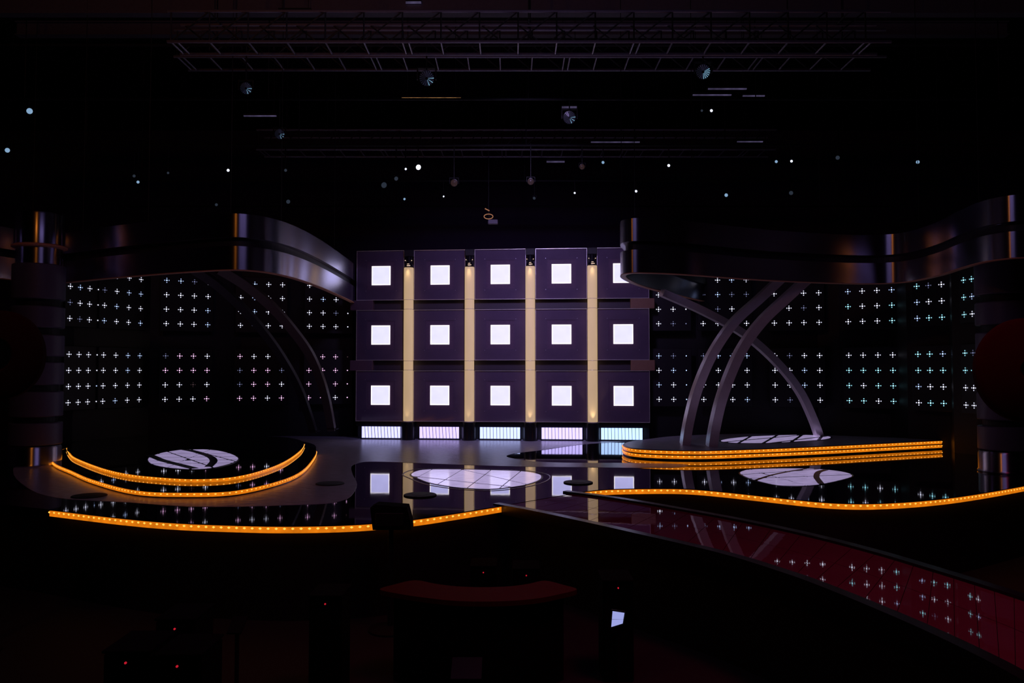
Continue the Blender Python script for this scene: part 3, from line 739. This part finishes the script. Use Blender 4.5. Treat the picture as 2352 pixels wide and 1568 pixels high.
for bi, lst in order.items():
    for oi, (u, v, r, k, best) in enumerate(lst):
        drop, _, p, zbar = best
        s = r * p.y / F / 1.02 * (1.0 if k in 'fF' else 0.68)
        barname = BARS[bi][2]
        t = thing('stage_lamp', '%s, %s from left on %s lighting pipe' % (look[k], ORD[oi], barname), 'stage lamp', (p.x, p.y + 0.0, p.z), 0, 'stage lamps under the ceiling')
        d = (Vector((0, 0, EYE)) - p).normalized()
        if k in 'ABCX': d = (d + Vector((0.45 if u < 1176 else -0.35, 0, -0.25))).normalized()
        q = d.to_track_quat('Z', 'Y').to_euler()
        back = d * (-2.02 * s)
        if body is None:
            body = bm_.build('housing', 'blackgl', t, smooth=True); body.scale = (s, s, s); body.rotation_euler = q; body.location = back
            yoke = ym_.build('yoke', 'black', t); yoke.scale = (s, s, s); yoke.location = back * 0.5
        else:
            o = link('housing', body.data, t, back, q); o.scale = (s, s, s)
            o = link('yoke', yoke.data, t, back * 0.5); o.scale = (s, s, s)
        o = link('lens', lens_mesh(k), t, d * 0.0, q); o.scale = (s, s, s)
        top = back * 0.5 + Vector((0, 0, 1.4*s))
        barloc = Vector((0, 0, zbar - p.z))
        MB().tube((top.x, top.y, top.z - 0.02), barloc + Vector((0, 0, 0.035)), 0.012, seg=6).build('hanger', 'black', t)

# hanging strip lights and glinting rails
def hstrip(u0, u1, v, z, m, label, th=0.02):
    a, b = G(u0, v, z), G(u1, v, z); c = (a + b) / 2; Lx = b.x - a.x
    t = thing('strip_light', label, 'strip light', c)
    MB().box((0, 0.02, 0.03), (Lx, 0.10, 0.04)).build('housing', 'black', t)
    MB().box((0, -0.02, 0.0), (Lx * 0.98, 0.03, th)).build('tube', m, t)
    for sx in (-0.4, 0.4): MB().tube((Lx*sx, 0.02, 0.05), (Lx*sx, 0.02, 9.16 - z), 0.006, seg=5).build('wire', 'black', t)
hstrip(922, 1060, 227, 6.9, 'workwarm', 'warm bright strip light hanging at top, left of centre', 0.022)
hstrip(560, 636, 267, 6.7, 'workdim', 'dim bluish strip light at upper left')
hstrip(1625, 1715, 205, 6.9, 'workdim', 'dim violet strip light below the bright bladed lamp')
hstrip(1590, 1680, 219, 6.9, 'workdim', 'dim strip light just under and left of another violet strip')
hstrip(1705, 1756, 221, 6.9, 'workdim', 'short dim violet strip light at upper right')
hstrip(1255, 1297, 372, 6.5, 'workdim', 'short violet strip light above the right part of the lit wall', 0.03)
hstrip(1290, 1325, 247, 6.8, 'workdim', 'short violet strip light above the dim bladed lamp', 0.03)
hstrip(1356, 1470, 327, 6.6, 'workdim', 'long thin dim strip light right of centre')
hstrip(1692, 1752, 326, 6.6, 'workdim', 'thin dim strip light at right, above a pair of small lamps')
hstrip(1066, 1205, 1.5, 8.3, 'workcyan', 'cyan strip light at the very top edge', 0.03)
hstrip(932, 968, 7, 8.2, 'workdim', 'short violet strip light at the top edge, left of the cyan one', 0.03)
hstrip(640, 715, 26, 8.0, 'workdim', 'dim violet strip light at top left', 0.02)

# brass ring lamp above the wall
p = P(1122, 497, 17.6)
t = thing('ring_lamp', 'small hanging lamp with an orange ring above the lit wall', 'lamp', p, 0)
mb = MB(); seg = 28; R1 = 0.10
for i in range(seg):
    a0, a1 = 2*PI*i/seg, 2*PI*(i+1)/seg
    mb.tube((R1*math.cos(a0), 0, 0.055*math.sin(a0)), (R1*math.cos(a1), 0, 0.055*math.sin(a1)), 0.010, seg=6)
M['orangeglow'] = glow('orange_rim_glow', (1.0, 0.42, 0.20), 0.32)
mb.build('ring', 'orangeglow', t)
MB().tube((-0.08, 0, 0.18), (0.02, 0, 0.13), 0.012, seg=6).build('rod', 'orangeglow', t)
MB().box((0.10, 0.03, -0.12), (0.22, 0.12, 0.10), bev=0.01).build('housing', 'beam', t)
MB().tube((0.02, 0.03, -0.07), (0.0, 0.03, 0.13), 0.015, seg=6).tube((0, 0.03, 0.10), (0, 0.03, 9.16 - p.z), 0.008, seg=5).build('hanger', 'black', t)

# ================================================================== FOREGROUND
# black wedge loudspeaker in front of the stage lip
p = P(898, 1190, 7.95)
t = thing('stage_monitor', 'black wedge loudspeaker silhouetted before the amber stage edge', 'loudspeaker', (p.x, p.y, FZ))
def wl(u, v, D): return P(u, v, D) - Vector((p.x, p.y, FZ))
fr = [wl(856, 1217, 7.85), wl(944, 1217, 7.85), wl(943, 1198, 7.85), wl(934, 1164, 7.95), wl(862, 1159, 7.95), wl(850, 1166, 7.9)]
bk = [q + Vector((0, 0.20, 0)) for q in fr]
mb = MB().add(fr + bk, [(0, 1, 2, 3, 4, 5), (11, 10, 9, 8, 7, 6)] + [(i, 6+i, 6+(i+1) % 6, (i+1) % 6) for i in range(6)])
mb.build('cabinet', 'case', t)
MB().box((0, -0.112, (fr[0].z + fr[3].z)/2 - 0.0), (0.28, 0.012, 0.13), bev=0.005).build('grille', 'black', t)
MB().tube((0, 0, 0.03), (0, 0, fr[0].z + 0.01), 0.03, seg=12).build('stand_pole', 'black', t)
MB().lathe([(0.22, 0), (0.22, 0.02), (0.04, 0.05)], 24).build('stand_foot', 'black', t)

# curved red desk
dz = -0.25
dpx = [(872, 1353), (905, 1342), (953, 1332), (1000, 1340), (1050, 1346), (1110, 1348), (1170, 1346), (1215, 1340), (1252, 1333), (1295, 1343), (1325, 1353), (1285, 1364), (1240, 1373), (1180, 1379), (1110, 1381), (1040, 1379), (975, 1372), (915, 1363)]
dp_ = catmull([G(u, v, dz) for u, v in dpx], 4, True); c = cen(dp_, FZ)
t = thing('curved_desk', 'dark red crescent-shaped desk in the dark before the stage', 'desk', c)
MB().prism(dp_, dz - 0.04, dz).build('desk_top', 'red', t, origin=c)
cc = Vector((c.x, c.y, 0))
MB().prism([cc + (Vector((q.x, q.y, 0)) - cc) * 0.86 for q in dp_], FZ, dz - 0.04).build('desk_body', 'case', t, origin=c)

# tilted monitor
p = P(1417, 1421, 5.2)
t = thing('small_monitor', 'small tilted bluish screen glowing in the dark foreground', 'monitor', (p.x, p.y, FZ))
rel = Vector((p.x, p.y, FZ))
q4 = [P(1407, 1403, 5.24) - rel, P(1434, 1407, 5.18) - rel, P(1430, 1431, 5.18) - rel, P(1404, 1439, 5.22) - rel]
cz = sum((q for q in q4), Vector()) / 4
def quadbox(qs, y0, y1):
    return MB().add([q + Vector((0, y0, 0)) for q in qs] + [q + Vector((0, y1, 0)) for q in qs], [(0, 3, 2, 1), (4, 5, 6, 7)] + [(i, (i+1) % 4, 4+(i+1) % 4, 4+i) for i in range(4)])
top2 = [q4[0], q4[1], q4[1].lerp(q4[2], 0.60), q4[0].lerp(q4[3], 0.50)]
bot2 = [q4[0].lerp(q4[3], 0.53), q4[1].lerp(q4[2], 0.63), q4[2], q4[3]]
sA = quadbox(top2, -0.004, 0.0).build('screen', 'screen', t); quadbox(bot2, -0.004, 0.0).build('screen', 'screen', t)
quadbox([cz + (q - cz) * 1.18 for q in q4], 0.001, 0.02).build('casing', 'black', t)
MB().tube((cz.x, cz.y + 0.03, 0.02), (cz.x, cz.y + 0.012, cz.z), 0.012, seg=10).build('stand', 'black', t)
MB().lathe([(0.12, 0), (0.12, 0.015), (0.03, 0.03)], 20, c=(cz.x, cz.y + 0.03, 0)).build('stand_foot', 'black', t)

# equipment cases with red pilot lights
CASES = [(1209, 1323, 7.6, 'right of centre behind the red desk'), (1421, 1352, 6.6, 'above the small glowing screen'), (745, 1389, 6.2, 'left of the red desk'),
         (397, 1447, 5.2, 'left foreground'), (283, 1526, 4.4, 'lower left corner'), (402, 1534, 4.4, 'bottom left, right of another'), (1110, 1316, 7.9, 'just behind the red desk centre')]
for (u, v, D, lab) in CASES:
    p = P(u, v, D); h = p.z - FZ + 0.05
    t = thing('equipment_case', 'black equipment case with a tiny red light, ' + lab, 'case', (p.x, p.y + 0.2, FZ))
    MB().box((0, 0, h/2), (0.26, 0.34, h), bev=0.015).build('case_body', 'case', t)
    MB().box((0, -0.002, h + 0.008), (0.27, 0.35, 0.016), bev=0.004).build('lid', 'case', t)
    MB().tube((0, -0.168, h - 0.05), (0, -0.178, h - 0.05), 0.0065, seg=8).build('pilot_light', 'tally', t, label='tiny red pilot light')
for (u, v, D, w_, lab) in ((1072, 1535, 4.2, 0.16, 'grey-violet box top at the bottom centre edge'), (545, 1435, 5.0, 0.09, 'small grey-violet tilted box top at lower left')):
    p = P(u, v, D)
    t = thing('script_stand', lab, 'stand', (p.x, p.y, FZ)); h = p.z - FZ
    MB().box((0, 0, h), (w_, 0.14, 0.012), rot=Matrix.Rotation(math.radians(28), 3, 'X')).build('tray', 'blackgl', t)
    MB().tube((0, 0, 0.02), (0, 0, h), 0.014, seg=8).build('pole', 'black', t)
    MB().lathe([(0.13, 0), (0.13, 0.015), (0.03, 0.03)], 18).build('foot', 'black', t)
